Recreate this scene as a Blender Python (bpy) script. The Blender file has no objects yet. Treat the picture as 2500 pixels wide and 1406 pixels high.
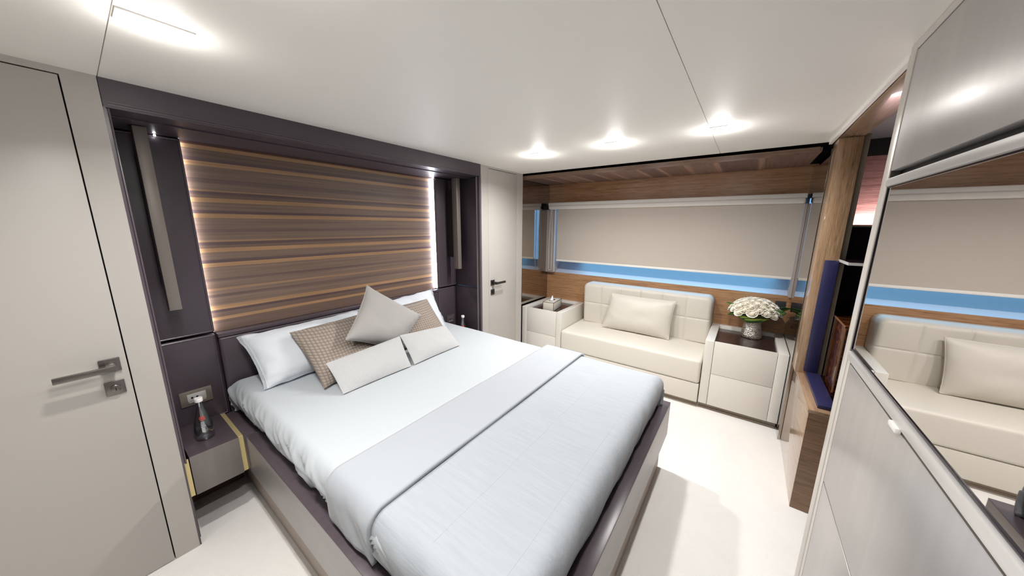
import bpy, bmesh, math, random
from mathutils import Vector, Matrix, noise
random.seed(7)
SC = bpy.context.scene
COL = SC.collection
PI = math.pi

# ------------------------------------------------------------------ camera
F_PX = 779.654
YAW, PITCH, ROLL = math.radians(36.19436), math.radians(11.23413), math.radians(0.39475)
CAM_H = 1.5
fw = Vector((math.cos(YAW)*math.cos(PITCH), math.sin(YAW)*math.cos(PITCH), -math.sin(PITCH)))
r0 = Vector((math.sin(YAW), -math.cos(YAW), 0)); u0 = r0.cross(fw)
rt = r0*math.cos(ROLL) + u0*math.sin(ROLL); up = -r0*math.sin(ROLL) + u0*math.cos(ROLL)
cam_data = bpy.data.cameras.new('camera'); cam = bpy.data.objects.new('camera', cam_data); COL.objects.link(cam)
cam_data.sensor_width = 36.0; cam_data.sensor_fit = 'HORIZONTAL'; cam_data.lens = 36.0*F_PX/2500.0
cam_data.clip_start = 0.02; cam_data.clip_end = 200
M = Matrix(((rt.x, up.x, -fw.x, 0), (rt.y, up.y, -fw.y, 0), (rt.z, up.z, -fw.z, CAM_H), (0, 0, 0, 1)))
cam.matrix_world = M
SC.camera = cam

# ------------------------------------------------------------------ world, exposure
w = bpy.data.worlds.new('world'); SC.world = w; w.use_nodes = True
bg = w.node_tree.nodes['Background']; bg.inputs[0].default_value = (0.25, 0.47, 0.80, 1); bg.inputs[1].default_value = 1.5
SC.view_settings.view_transform = 'Standard'; SC.view_settings.look = 'None'
SC.view_settings.exposure = 0.22; SC.view_settings.gamma = 1.0
try: SC.view_settings.use_curve_mapping = False
except Exception: pass
SC.cycles.max_bounces = 14; SC.cycles.diffuse_bounces = 8; SC.cycles.glossy_bounces = 6
SC.cycles.transmission_bounces = 10; SC.cycles.transparent_max_bounces = 10
SC.cycles.sample_clamp_indirect = 6.0
SC.cycles.caustics_reflective = False; SC.cycles.caustics_refractive = False

def area(name, loc, size, energy, color, direction, shape='DISK', size_y=None, spread=PI, parent=None):
    d = bpy.data.lights.new(name, 'AREA'); d.energy = energy; d.color = color; d.shape = shape; d.size = size
    if size_y: d.size_y = size_y
    d.spread = spread
    o = bpy.data.objects.new(name, d); COL.objects.link(o)
    o.rotation_euler = Vector(direction).to_track_quat('-Z', 'Y').to_euler()
    if parent: o.parent = parent; o.location = Vector(loc) - parent.location
    else: o.location = loc
    return o
LAMP_W = 3.0
LAMP_COL = (1.0, 0.975, 0.945)
# added strip lamp just outside the bay window pane, standing in for daylight
area('daylight_strip_lamp', (3.668, 0.68, 1.125), 1.84, 5.6, (0.26, 0.70, 1.0), (-.15, 0, -1), 'RECTANGLE', 0.05, math.radians(105))

# ------------------------------------------------------------------ materials
MATS = {}
def nodes_of(m): return m.node_tree.nodes, m.node_tree.links
def mat(name, col, rough=0.5, metal=0.0, spec=0.5, emit=None, estr=0.0, bump=None, coat=0.0, sheen=0.0, trans=0.0, ior=1.45, aniso=0.0, var=None):
    """bump=(scale, strength, distance, (sx,sy,sz)) ; var=(scale, amount,(sx,sy,sz)) small colour variation"""
    if name in MATS: return MATS[name]
    m = bpy.data.materials.new(name); m.use_nodes = True
    N, L = nodes_of(m); b = N['Principled BSDF']
    b.inputs['Base Color'].default_value = (*col, 1); b.inputs['Roughness'].default_value = rough
    b.inputs['Metallic'].default_value = metal; b.inputs['Specular IOR Level'].default_value = spec
    b.inputs['IOR'].default_value = ior
    b.inputs['Coat Weight'].default_value = coat; b.inputs['Coat Roughness'].default_value = 0.08
    b.inputs['Sheen Weight'].default_value = sheen; b.inputs['Transmission Weight'].default_value = trans
    b.inputs['Anisotropic'].default_value = aniso
    if emit: b.inputs['Emission Color'].default_value = (*emit, 1); b.inputs['Emission Strength'].default_value = estr
    if bump or var:
        tc = N.new('ShaderNodeTexCoord')
    if bump:
        sc_, st, di, sv = bump
        mp = N.new('ShaderNodeMapping'); mp.inputs['Scale'].default_value = sv
        nz = N.new('ShaderNodeTexNoise'); nz.inputs['Scale'].default_value = sc_; nz.inputs['Detail'].default_value = 4
        bp = N.new('ShaderNodeBump'); bp.inputs['Strength'].default_value = st; bp.inputs['Distance'].default_value = di
        L.new(tc.outputs['Object'], mp.inputs[0]); L.new(mp.outputs[0], nz.inputs[0]); L.new(nz.outputs[0], bp.inputs['Height']); L.new(bp.outputs[0], b.inputs['Normal'])
    if var:
        sc_, am, sv = var
        mp = N.new('ShaderNodeMapping'); mp.inputs['Scale'].default_value = sv
        nz = N.new('ShaderNodeTexNoise'); nz.inputs['Scale'].default_value = sc_; nz.inputs['Detail'].default_value = 5
        mx = N.new('ShaderNodeMix'); mx.data_type = 'RGBA'
        mx.inputs[6].default_value = (*[c*(1-am) for c in col], 1); mx.inputs[7].default_value = (*[min(1, c*(1+am)) for c in col], 1)
        L.new(tc.outputs['Object'], mp.inputs[0]); L.new(mp.outputs[0], nz.inputs[0]); L.new(nz.outputs[0], mx.inputs[0]); L.new(mx.outputs[2], b.inputs['Base Color'])
    MATS[name] = m
    return m

def wood(name, cols, axis='y', scale=1.0, rough=0.32, stretch=21.0, figure=2.0, coat=0.0, dist=1.6):
    """grained wood: bands run along axis"""
    m = bpy.data.materials.new(name); m.use_nodes = True
    N, L = nodes_of(m); b = N['Principled BSDF']; b.inputs['Roughness'].default_value = rough
    b.inputs['Coat Weight'].default_value = coat; b.inputs['Coat Roughness'].default_value = 0.05
    tc = N.new('ShaderNodeTexCoord'); mp = N.new('ShaderNodeMapping')
    s = [stretch*scale]*3; s['xyz'.index(axis)] = scale*0.9
    mp.inputs['Scale'].default_value = s
    n1 = N.new('ShaderNodeTexNoise'); n1.inputs['Scale'].default_value = figure; n1.inputs['Detail'].default_value = 3; n1.inputs['Distortion'].default_value = dist
    n2 = N.new('ShaderNodeTexNoise'); n2.inputs['Scale'].default_value = figure*9; n2.inputs['Detail'].default_value = 6
    L.new(tc.outputs['Object'], mp.inputs[0]); L.new(mp.outputs[0], n1.inputs[0]); L.new(mp.outputs[0], n2.inputs[0])
    ad = N.new('ShaderNodeMix'); ad.inputs[0].default_value = 0.5
    L.new(n1.outputs[0], ad.inputs[2]); L.new(n2.outputs[0], ad.inputs[3])
    cr = N.new('ShaderNodeValToRGB'); e = cr.color_ramp.elements
    e[0].position = 0.34; e[0].color = (*cols[0], 1); e[1].position = 0.66; e[1].color = (*cols[-1], 1)
    for i, c in enumerate(cols[1:-1]):
        x = e.new(0.34 + 0.32*(i+1)/(len(cols)-1)); x.color = (*c, 1)
    L.new(ad.outputs[0], cr.inputs[0]); L.new(cr.outputs[0], b.inputs['Base Color'])
    bp = N.new('ShaderNodeBump'); bp.inputs['Strength'].default_value = 0.12; bp.inputs['Distance'].default_value = 0.002
    L.new(n2.outputs[0], bp.inputs['Height']); L.new(bp.outputs[0], b.inputs['Normal'])
    MATS[name] = m
    return m

def stripes(name, stops, axis, span, rough=0.35, grain_axis='x', warp=0.006):
    """veneer with measured colour stripes along one axis (object space, metres)"""
    m = bpy.data.materials.new(name); m.use_nodes = True
    N, L = nodes_of(m); b = N['Principled BSDF']; b.inputs['Roughness'].default_value = rough
    tc = N.new('ShaderNodeTexCoord'); sp = N.new('ShaderNodeSeparateXYZ'); L.new(tc.outputs['Object'], sp.inputs[0])
    mp = N.new('ShaderNodeMapping'); s = [60, 60, 60]; s['xyz'.index(grain_axis)] = 1.6; mp.inputs['Scale'].default_value = s
    nz = N.new('ShaderNodeTexNoise'); nz.inputs['Scale'].default_value = 1.3; nz.inputs['Detail'].default_value = 6
    L.new(tc.outputs['Object'], mp.inputs[0]); L.new(mp.outputs[0], nz.inputs[0])
    ma = N.new('ShaderNodeMath'); ma.operation = 'MULTIPLY_ADD'; ma.inputs[1].default_value = warp; L.new(nz.outputs[0], ma.inputs[0]); L.new(sp.outputs['XYZ'.index(axis.upper())], ma.inputs[2])
    mr = N.new('ShaderNodeMapRange'); mr.inputs[1].default_value = span[0]; mr.inputs[2].default_value = span[1]; L.new(ma.outputs[0], mr.inputs[0])
    cr = N.new('ShaderNodeValToRGB'); cr.color_ramp.interpolation = 'LINEAR'; e = cr.color_ramp.elements
    e[0].position = stops[0][0]; e[0].color = (*stops[0][1], 1); e[1].position = stops[-1][0]; e[1].color = (*stops[-1][1], 1)
    for p, c in stops[1:-1]:
        x = e.new(p); x.color = (*c, 1)
    L.new(mr.outputs[0], cr.inputs[0])
    gr = N.new('ShaderNodeMapRange'); gr.inputs[1].default_value = 0.3; gr.inputs[2].default_value = 0.7; gr.inputs[3].default_value = 0.62; gr.inputs[4].default_value = 1.3; L.new(nz.outputs[0], gr.inputs[0])
    mx = N.new('ShaderNodeMix'); mx.data_type = 'RGBA'; mx.blend_type = 'MULTIPLY'; mx.inputs[0].default_value = 1.0
    L.new(cr.outputs[0], mx.inputs[6]); L.new(gr.outputs[0], mx.inputs[7]); L.new(mx.outputs[2], b.inputs['Base Color'])
    MATS[name] = m
    return m

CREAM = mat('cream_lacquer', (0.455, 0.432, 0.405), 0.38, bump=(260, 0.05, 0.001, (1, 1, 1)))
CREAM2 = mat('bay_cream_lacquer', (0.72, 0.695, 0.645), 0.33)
CEIL = mat('ceiling_panel', (0.90, 0.88, 0.83), 0.55, bump=(300, 0.04, 0.001, (1, 1, 1)))
SEAM = mat('shadow_gap', (0.10, 0.09, 0.08), 0.8)
BLACK = mat('black_gap', (0.006, 0.005, 0.006), 0.6)
DARK = mat('aubergine_leather', (0.060, 0.045, 0.058), 0.40, spec=0.75, bump=(240, 0.10, 0.001, (1, 1, 1)), var=(5, 0.18, (1, 1, 1)))
DARK_EDGE = mat('aubergine_piping', (0.10, 0.078, 0.095), 0.28, spec=0.7)
DARKTOP = mat('espresso_wood', (0.080, 0.062, 0.074), 0.30, spec=0.55, var=(4, 0.25, (1, 14, 14)))
BRONZE = mat('bronze_metal', (0.24, 0.21, 0.19), 0.42, metal=0.4)
NICKEL = mat('dark_nickel', (0.20, 0.185, 0.175), 0.28, metal=0.9)
NICKEL_D = mat('black_nickel', (0.065, 0.058, 0.052), 0.3, metal=0.8)
STEEL = mat('satin_steel', (0.66, 0.65, 0.645), 0.32, metal=0.35)
BRASS = mat('brass', (0.80, 0.66, 0.33), 0.34, metal=0.55)
WHITE = mat('white_enamel', (0.86, 0.85, 0.82), 0.35)
LEDM = mat('led_strip', (1, 1, 1), 0.5, emit=(0.80, 0.86, 1.0), estr=34.0)
LEDS = mat('led_strip_soft', (1, 1, 1), 0.5, emit=(0.92, 0.94, 1.0), estr=15.0)
BULB = mat('lamp_glow', (1, 1, 1), 0.5, emit=(1.0, 0.97, 0.92), estr=9.0)
CARPET = mat('carpet', (0.88, 0.862, 0.84), 0.95, spec=0.1, sheen=0.2, bump=(420, 0.55, 0.004, (1, 1, 1)), var=(9, 0.045, (1, 1, 1)))
SHEET = mat('white_cotton', (0.465, 0.50, 0.53), 0.85, spec=0.2, sheen=0.15, bump=(18, 0.10, 0.01, (1, 1, 1)))
COVER = mat('quilted_linen', (0.36, 0.39, 0.425), 0.9, spec=0.15, sheen=0.2, bump=(60, 0.35, 0.003, (2.2, 0.25, 2.2)), var=(30, 0.10, (2.8, 0.20, 2.8)))
BAND = mat('linen_turndown', (0.375, 0.40, 0.435), 0.9, spec=0.15, sheen=0.2, bump=(40, 0.2, 0.003, (0.6, 2, 2)))
PILLOWW = mat('pillow_cotton', (0.64, 0.675, 0.72), 0.85, spec=0.2, sheen=0.1, bump=(14, 0.14, 0.01, (1, 1, 1)))
TAUPE = mat('taupe_linen', (0.37, 0.355, 0.345), 0.85, spec=0.2, sheen=0.3, bump=(500, 0.2, 0.001, (1, 1, 1)), var=(3, 0.06, (1, 1, 1)))
LINEN = mat('pale_linen', (0.46, 0.465, 0.47), 0.85, spec=0.2, sheen=0.3, bump=(160, 0.35, 0.002, (1, 1, 1)), var=(140, 0.09, (1, 1, 1)))
LEATHER = mat('cream_leather', (0.71, 0.675, 0.61), 0.42, spec=0.4, bump=(300, 0.08, 0.001, (1, 1, 1)))
LEATHER2 = mat('cushion_leather', (0.65, 0.615, 0.555), 0.45, spec=0.4, bump=(300, 0.08, 0.001, (1, 1, 1)))
BLIND = mat('blind_fabric', (0.56, 0.505, 0.45), 0.85, spec=0.2, bump=(700, 0.15, 0.001, (1, 1, 1)))
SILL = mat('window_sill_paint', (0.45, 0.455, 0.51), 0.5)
BAYMIRROR = mat('smoked_mirror', (0.44, 0.40, 0.36), 0.02, metal=1.0)
TVGLASS = mat('mirror_glass', (0.70, 0.68, 0.67), 0.012, metal=1.0)
NAVY = mat('navy_leather', (0.022, 0.022, 0.075), 0.33, spec=0.6)
GLOSSBLACK = mat('black_gloss', (0.012, 0.009, 0.016), 0.12, spec=0.5)
OLIVE = mat('beige_edge', (0.36, 0.32, 0.255), 0.5)
SATIN = mat('satin_greige_veneer', (0.56, 0.545, 0.54), 0.34, spec=0.75, metal=0.6, aniso=0.4, var=(3.0, 0.10, (9, 9, 0.5)), bump=(30, 0.10, 0.001, (9, 9, 0.4)))
FRAMEG = mat('greige_edge', (0.64, 0.60, 0.56), 0.32, spec=0.6, metal=0.15)
PETAL = mat('rose_petal', (0.93, 0.90, 0.82), 0.6, sheen=0.2)
LEAFG = mat('leaf_green', (0.055, 0.20, 0.05), 0.38, var=(8, 0.3, (1, 1, 1)))
LEAFY = mat('leaf_lime', (0.62, 0.76, 0.12), 0.4)
TISSUE = mat('tissue_paper', (0.88, 0.88, 0.88), 0.8)
TBOX = mat('tissue_box_leather', (0.66, 0.615, 0.54), 0.45)
TRIMB = mat('dark_piping', (0.02, 0.016, 0.014), 0.4)
CAPW = mat('bottle_cap', (0.88, 0.86, 0.86), 0.3)
REDL = mat('red_print', (0.55, 0.06, 0.04), 0.5)
WHITEL = mat('white_print', (0.9, 0.9, 0.92), 0.5)
def clear_glass():
    m = bpy.data.materials.new('bottle_glass'); m.use_nodes = True
    N, L = nodes_of(m); N.remove(N['Principled BSDF'])
    t_ = N.new('ShaderNodeBsdfTransparent'); t_.inputs[0].default_value = (.90, .93, .95, 1)
    g_ = N.new('ShaderNodeBsdfGlossy'); g_.inputs['Roughness'].default_value = .07
    lw = N.new('ShaderNodeLayerWeight'); lw.inputs[0].default_value = .35
    mr = N.new('ShaderNodeMapRange'); mr.inputs[3].default_value = .32; mr.inputs[4].default_value = .92
    mx = N.new('ShaderNodeMixShader'); L.new(lw.outputs['Facing'], mr.inputs[0]); L.new(mr.outputs[0], mx.inputs[0])
    L.new(t_.outputs[0], mx.inputs[1]); L.new(g_.outputs[0], mx.inputs[2]); L.new(mx.outputs[0], N['Material Output'].inputs[0])
    return m
GLASS = clear_glass()
WATER = mat('water', (0.97, 0.99, 1.0), 0.0, trans=1.0, ior=1.33)
CORD = mat('bead_cord', (0.86, 0.82, 0.76), 0.5)
WALNUT = wood('walnut_along_y', [(0.23, 0.112, 0.052), (0.42, 0.225, 0.110), (0.52, 0.30, 0.155)], 'y')
WALNUTZ = wood('walnut_along_z', [(0.17, 0.10, 0.055), (0.34, 0.215, 0.122), (0.43, 0.285, 0.17)], 'z', rough=0.3, coat=0.6)
WALNUTX = wood('walnut_along_x', [(0.17, 0.10, 0.06), (0.32, 0.205, 0.125), (0.41, 0.28, 0.18)], 'x', rough=0.3, coat=1.0)
WALNUTD = wood('walnut_dark_along_y', [(0.11, 0.06, 0.042), (0.19, 0.11, 0.075), (0.25, 0.15, 0.10)], 'y', rough=0.3)
PINKW = wood('rosewood', [(0.20, 0.10, 0.095), (0.34, 0.18, 0.165), (0.44, 0.245, 0.22)], 'y', scale=1.2)
EBONY = wood('macassar_ebony', [(0.006, 0.003, 0.003), (0.022, 0.007, 0.004), (0.26, 0.075, 0.012)], 'y', rough=0.12, coat=0.5, stretch=20)

# zebra veneer of the headboard wall: stripe heights measured bottom -> top
Z0, Z1 = 0.905, 1.90
ZB = [('R', 1.905), ('A', 1.888), ('B', 1.868), ('D', 1.827), ('A', 1.81), ('G', 1.788), ('E', 1.727), ('G', 1.703), ('T', 1.67), ('D', 1.66), ('B', 1.643), ('A', 1.627), ('G', 1.605), ('D', 1.563), ('A', 1.547), ('G', 1.526), ('E', 1.468), ('G', 1.449), ('T', 1.408), ('D', 1.398), ('B', 1.382), ('A', 1.364), ('G', 1.343), ('D', 1.303), ('A', 1.285), ('G', 1.265), ('E', 1.2), ('G', 1.185), ('T', 1.147), ('G', 1.135), ('E', 1.113), ('G', 1.097), ('A', 1.05), ('D', 1.028), ('B', 1.011), ('A', 0.986), ('B', 0.97)]
ZC_ = {'R': (.11, .055, .042), 'A': (.34, .20, .105), 'T': (.28, .17, .10), 'B': (.15, .098, .076), 'D': (.100, .064, .064), 'G': (.180, .122, .094), 'E': (.135, .090, .078)}
def zebra():
    # each veneer leaf runs from its own lower edge up to the next one
    seq = [(z, ZC_[c]) for c, z in ZB]                      # (upper edge, colour), top first
    bands = []
    for k, (z, c) in enumerate(seq):
        lo = seq[k+1][0] if k+1 < len(seq) else Z0
        bands.append((lo, c))
    bands.reverse()                                         # (lower edge, colour) from the bottom
    m = bpy.data.materials.new('zebra_veneer'); m.use_nodes = True
    N, L = nodes_of(m); b = N['Principled BSDF']; b.inputs['Roughness'].default_value = .38
    tc = N.new('ShaderNodeTexCoord'); sp = N.new('ShaderNodeSeparateXYZ'); L.new(tc.outputs['Object'], sp.inputs[0])
    mp = N.new('ShaderNodeMapping'); mp.inputs['Scale'].default_value = (1.4, 70, 70)
    nz = N.new('ShaderNodeTexNoise'); nz.inputs['Scale'].default_value = 1.3; nz.inputs['Detail'].default_value = 7
    L.new(tc.outputs['Object'], mp.inputs[0]); L.new(mp.outputs[0], nz.inputs[0])
    zz = N.new('ShaderNodeMath'); zz.operation = 'ADD'; zz.inputs[1].default_value = Z0; L.new(sp.outputs['Z'], zz.inputs[0])
    wb = N.new('ShaderNodeMath'); wb.operation = 'MULTIPLY_ADD'; wb.inputs[1].default_value = .003; L.new(nz.outputs[0], wb.inputs[0]); L.new(zz.outputs[0], wb.inputs[2])
    half = bands[len(bands)//2][0]
    outs = []
    for lo, hi, bs in ((Z0, half, bands[:len(bands)//2]), (half, Z1+.01, bands[len(bands)//2:])):
        mr = N.new('ShaderNodeMapRange'); mr.inputs[1].default_value = lo; mr.inputs[2].default_value = hi; L.new(wb.outputs[0], mr.inputs[0])
        cr = N.new('ShaderNodeValToRGB'); cr.color_ramp.interpolation = 'CONSTANT'; e = cr.color_ramp.elements
        e[0].position = 0; e[0].color = (*bs[0][1], 1); e.remove(e[1])
        for z, c in bs[1:]:
            x = e.new((z-lo)/(hi-lo)); x.color = (*c, 1)
        L.new(mr.outputs[0], cr.inputs[0]); outs.append(cr.outputs[0])
    gt = N.new('ShaderNodeMath'); gt.operation = 'GREATER_THAN'; gt.inputs[1].default_value = half; L.new(wb.outputs[0], gt.inputs[0])
    mx = N.new('ShaderNodeMix'); mx.data_type = 'RGBA'; L.new(gt.outputs[0], mx.inputs[0]); L.new(outs[0], mx.inputs[6]); L.new(outs[1], mx.inputs[7])
    gr = N.new('ShaderNodeMapRange'); gr.inputs[1].default_value = .3; gr.inputs[2].default_value = .7; gr.inputs[3].default_value = .88; gr.inputs[4].default_value = 1.30; L.new(nz.outputs[0], gr.inputs[0])
    mu = N.new('ShaderNodeMix'); mu.data_type = 'RGBA'; mu.blend_type = 'MULTIPLY'; mu.inputs[0].default_value = 1; L.new(mx.outputs[2], mu.inputs[6]); L.new(gr.outputs[0], mu.inputs[7])
    L.new(mu.outputs[2], b.inputs['Base Color'])
    return m

# ------------------------------------------------------------------ geometry helpers
class MB:
    def __init__(s): s.bm = bmesh.new()
    def box(s, x0, x1, y0, y1, z0, z1, bev=0.0, seg=2, mi=0):
        r = bmesh.ops.create_cube(s.bm, size=1.0); vs = r['verts']
        for v in vs: v.co = Vector((x0 + (v.co.x+.5)*(x1-x0), y0 + (v.co.y+.5)*(y1-y0), z0 + (v.co.z+.5)*(z1-z0)))
        es = list({e for v in vs for e in v.link_edges}); fs = list({f for v in vs for f in v.link_faces})
        for f in fs: f.material_index = mi
        if bev > 0:
            b = min(bev, abs(x1-x0)*.49, abs(y1-y0)*.49, abs(z1-z0)*.49)
            rr = bmesh.ops.bevel(s.bm, geom=es, offset=b, segments=seg, profile=.5, affect='EDGES')
            for f in rr['faces']: f.material_index = mi
        return s
    def prism(s, poly, axis, a0, a1, mi=0):
        """poly = 2D points in the remaining two axes (in xyz order), extruded along axis"""
        def P(p, a):
            q = list(p); q.insert('xyz'.index(axis), a); return Vector(q)
        lo = [s.bm.verts.new(P(p, a0)) for p in poly]; hi = [s.bm.verts.new(P(p, a1)) for p in poly]
        n = len(poly); fs = []
        for i in range(n): fs.append(s.bm.faces.new((lo[i], lo[(i+1) % n], hi[(i+1) % n], hi[i])))
        fs.append(s.bm.faces.new(lo[::-1])); fs.append(s.bm.faces.new(hi))
        for f in fs: f.material_index = mi
        return s
    def lathe(s, prof, c, seg=40, mi=0, axis='z'):
        rings = []
        for (r, h) in prof:
            if r < 1e-6:
                rings.append([s.bm.verts.new(s._ax(c, 0, 0, h, axis))])
            else:
                rings.append([s.bm.verts.new(s._ax(c, r*math.cos(2*PI*i/seg), r*math.sin(2*PI*i/seg), h, axis)) for i in range(seg)])
        for a, b in zip(rings, rings[1:]):
            for i in range(seg):
                j = (i+1) % seg
                if len(a) == 1 and len(b) == 1: continue
                if len(a) == 1: f = s.bm.faces.new((a[0], b[j], b[i]))
                elif len(b) == 1: f = s.bm.faces.new((a[i], a[j], b[0]))
                else: f = s.bm.faces.new((a[i], a[j], b[j], b[i]))
                f.material_index = mi
        return s
    def _ax(s, c, a, b, h, axis):
        if axis == 'z': return Vector((c[0]+a, c[1]+b, c[2]+h))
        if axis == 'y': return Vector((c[0]+a, c[1]+h, c[2]+b))
        return Vector((c[0]+h, c[1]+a, c[2]+b))
    def tube(s, pts, r, seg=8, mi=0, closed=False):
        pts = [Vector(p) for p in pts]; n = len(pts); rings = []
        for i, p in enumerate(pts):
            if closed: t = (pts[(i+1) % n] - pts[i-1]).normalized()
            else: t = (pts[min(i+1, n-1)] - pts[max(i-1, 0)]).normalized()
            a = Vector((0, 0, 1)) if abs(t.z) < .9 else Vector((1, 0, 0))
            u = t.cross(a).normalized(); v = t.cross(u).normalized()
            rr = r[i] if isinstance(r, (list, tuple)) else r
            rings.append([s.bm.verts.new(p + (u*math.cos(2*PI*k/seg) + v*math.sin(2*PI*k/seg))*rr) for k in range(seg)])
        rng = range(n) if closed else range(n-1)
        for i in rng:
            a, b = rings[i], rings[(i+1) % n]
            for k in range(seg):
                f = s.bm.faces.new((a[k], a[(k+1) % seg], b[(k+1) % seg], b[k])); f.material_index = mi
        if not closed:
            s.bm.faces.new(rings[0][::-1]).material_index = mi; s.bm.faces.new(rings[-1]).material_index = mi
        return s
    def grid(s, fn, nu, nv, mi=0, flip=False):
        V = [[s.bm.verts.new(fn(i/nu, j/nv)) for j in range(nv+1)] for i in range(nu+1)]
        for i in range(nu):
            for j in range(nv):
                q = (V[i][j], V[i+1][j], V[i+1][j+1], V[i][j+1])
                f = s.bm.faces.new(q[::-1] if flip else q); f.material_index = mi
        return s
    def weld(s, d=1e-5):
        bmesh.ops.remove_doubles(s.bm, verts=s.bm.verts[:], dist=d); return s
    def build(s, name, mats, parent=None, smooth=True, ang=35, origin=None, recalc=True):
        if recalc: bmesh.ops.recalc_face_normals(s.bm, faces=s.bm.faces[:])
        me = bpy.data.meshes.new(name)
        if parent is not None: off = world_loc(parent)
        else:
            xs = [v.co for v in s.bm.verts]
            off = Vector(((min(v.x for v in xs)+max(v.x for v in xs))/2, (min(v.y for v in xs)+max(v.y for v in xs))/2, min(v.z for v in xs))) if origin is None else Vector(origin)
        bmesh.ops.translate(s.bm, vec=-off, verts=s.bm.verts[:])
        s.bm.to_mesh(me); s.bm.free()
        for m in (mats if isinstance(mats, (list, tuple)) else [mats]): me.materials.append(m)
        if smooth:
            me.polygons.foreach_set('use_smooth', [True]*len(me.polygons)); me.set_sharp_from_angle(angle=math.radians(ang))
        o = bpy.data.objects.new(name, me); COL.objects.link(o)
        if parent is not None: o.parent = parent
        else: o.location = off
        return o
def world_loc(o):
    p = Vector(o.location)
    while o.parent: o = o.parent; p += Vector(o.location)
    return p
def tag(o, label=None, cat=None, group=None, kind=None):
    if label: o['label'] = label
    if cat: o['category'] = cat
    if group: o['group'] = group
    if kind: o['kind'] = kind
    return o
def thing(name, label, cat, loc, group=None):
    o = bpy.data.objects.new(name, None); COL.objects.link(o); o.location = loc; o.empty_display_size = .1
    return tag(o, label, cat, group)
def struct(name, mb, m, label=None, parent=None, smooth=True):
    o = mb.build(name, m, parent, smooth)
    if parent is None: o['kind'] = 'structure'
    if label: o['label'] = label
    return o
def bx(*a, **k): return MB().box(*a, **k)
def copy_tree(o, parent=None):
    c = o.copy(); COL.objects.link(c)
    if parent is not None: c.parent = parent
    for ch in list(o.children): copy_tree(ch, c)
    return c

# ------------------------------------------------------------------ room shell
ZC = 2.004
YF = 1.925          # plane of the headboard wall, doors and cream panels
XL, XR = -1.6, 2.81
struct('floor', bx(XL-.1, 3.75, -1.45, 2.5, -.06, 0), CARPET, 'off-white deep pile carpet')
# ceiling: panels with hairline joints (x=.14 fore-aft joint, y=.235 athwart joint)
c = MB()
j = .0011
for (x0, x1) in ((XL-.1, .14-j), (.14+j, XR)):
    for (y0, y1) in ((-.325, .235-j), (.235+j, 2.0)):
        c.box(x0, x1, y0, y1, ZC, ZC+.02)
struct('ceiling', c, CEIL, 'pale cream flat ceiling with hairline panel joints')
struct('ceiling_backing', bx(XL-.1, XR-.012, -.36, 2.5, ZC+.02, ZC+.06), mat('joint_grey', (0.25, 0.24, 0.22), 0.8))
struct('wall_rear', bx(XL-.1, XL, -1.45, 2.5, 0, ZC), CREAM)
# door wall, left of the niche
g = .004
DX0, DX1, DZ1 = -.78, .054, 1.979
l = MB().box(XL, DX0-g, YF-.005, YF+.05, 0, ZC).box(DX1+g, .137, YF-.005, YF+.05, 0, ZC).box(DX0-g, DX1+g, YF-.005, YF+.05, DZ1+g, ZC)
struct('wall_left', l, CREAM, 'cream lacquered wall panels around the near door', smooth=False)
struct('trim_1', bx(DX0-.02, DX1+.02, YF+.03, YF+.05, 0, DZ1+.02), SEAM)
struct('trim_2', bx(XL, .15, YF+.05, YF+.08, 0, ZC), SEAM)

def lever_handle(door, px, pz, y, sgn, m, mp, lock_z):
    """plate + neck + flat lever, square lock rosette beneath; sgn = direction the lever points"""
    P = bx(px-.026, px+.026, y-.009, y, pz-.026, pz+.026, bev=.0015)
    plate = P.build('handle_plate', mp, door); 
    N_ = MB().box(px-.012, px+.012, y-.058, y-.009, pz-.012, pz+.012, bev=.002).box(min(px-sgn*.012, px+sgn*.128), max(px-sgn*.012, px+sgn*.128), y-.066, y-.052, pz-.0105, pz+.0105, bev=.0018)
    N_.build('lever', m, door)
    q = bx(px-.025, px+.025, y-.008, y, lock_z-.026, lock_z+.026, bev=.0015).build('lock_plate', mp, door)
    MB().lathe([(0, -.0115), (.011, -.0115), (.0135, -.010), (.0135, 0)], (px, y-.008, lock_z), seg=24, axis='y').build('lock_cylinder', m, q)
    bx(px-.0016, px+.0016, y-.0203, y-.0193, lock_z-.008, lock_z+.004).build('keyhole', BLACK, q)
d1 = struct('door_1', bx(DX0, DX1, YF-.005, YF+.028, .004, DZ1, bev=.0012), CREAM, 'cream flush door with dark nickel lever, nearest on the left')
lever_handle(d1, .012, .960, YF-.005, -1, NICKEL, NICKEL, .868)

# centre cream door between niche and window bay
EX0, EX1, EZ1 = 2.268, 2.708, 1.984
cw = MB().box(2.165, EX0-g*.5, YF+.005, YF+.06, 0, ZC).box(EX1+g*.5, 2.812, YF+.005, YF+.06, 0, ZC).box(EX0-g*.5, EX1+g*.5, YF+.005, YF+.06, EZ1+g, ZC)
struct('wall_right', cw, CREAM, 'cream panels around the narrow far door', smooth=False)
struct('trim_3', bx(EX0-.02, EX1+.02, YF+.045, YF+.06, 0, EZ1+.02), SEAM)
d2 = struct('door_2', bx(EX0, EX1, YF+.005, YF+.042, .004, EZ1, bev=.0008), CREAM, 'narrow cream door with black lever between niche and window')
lever_handle(d2, 2.318, .953, YF+.005, 1, NICKEL_D, NICKEL_D, .862)

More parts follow.
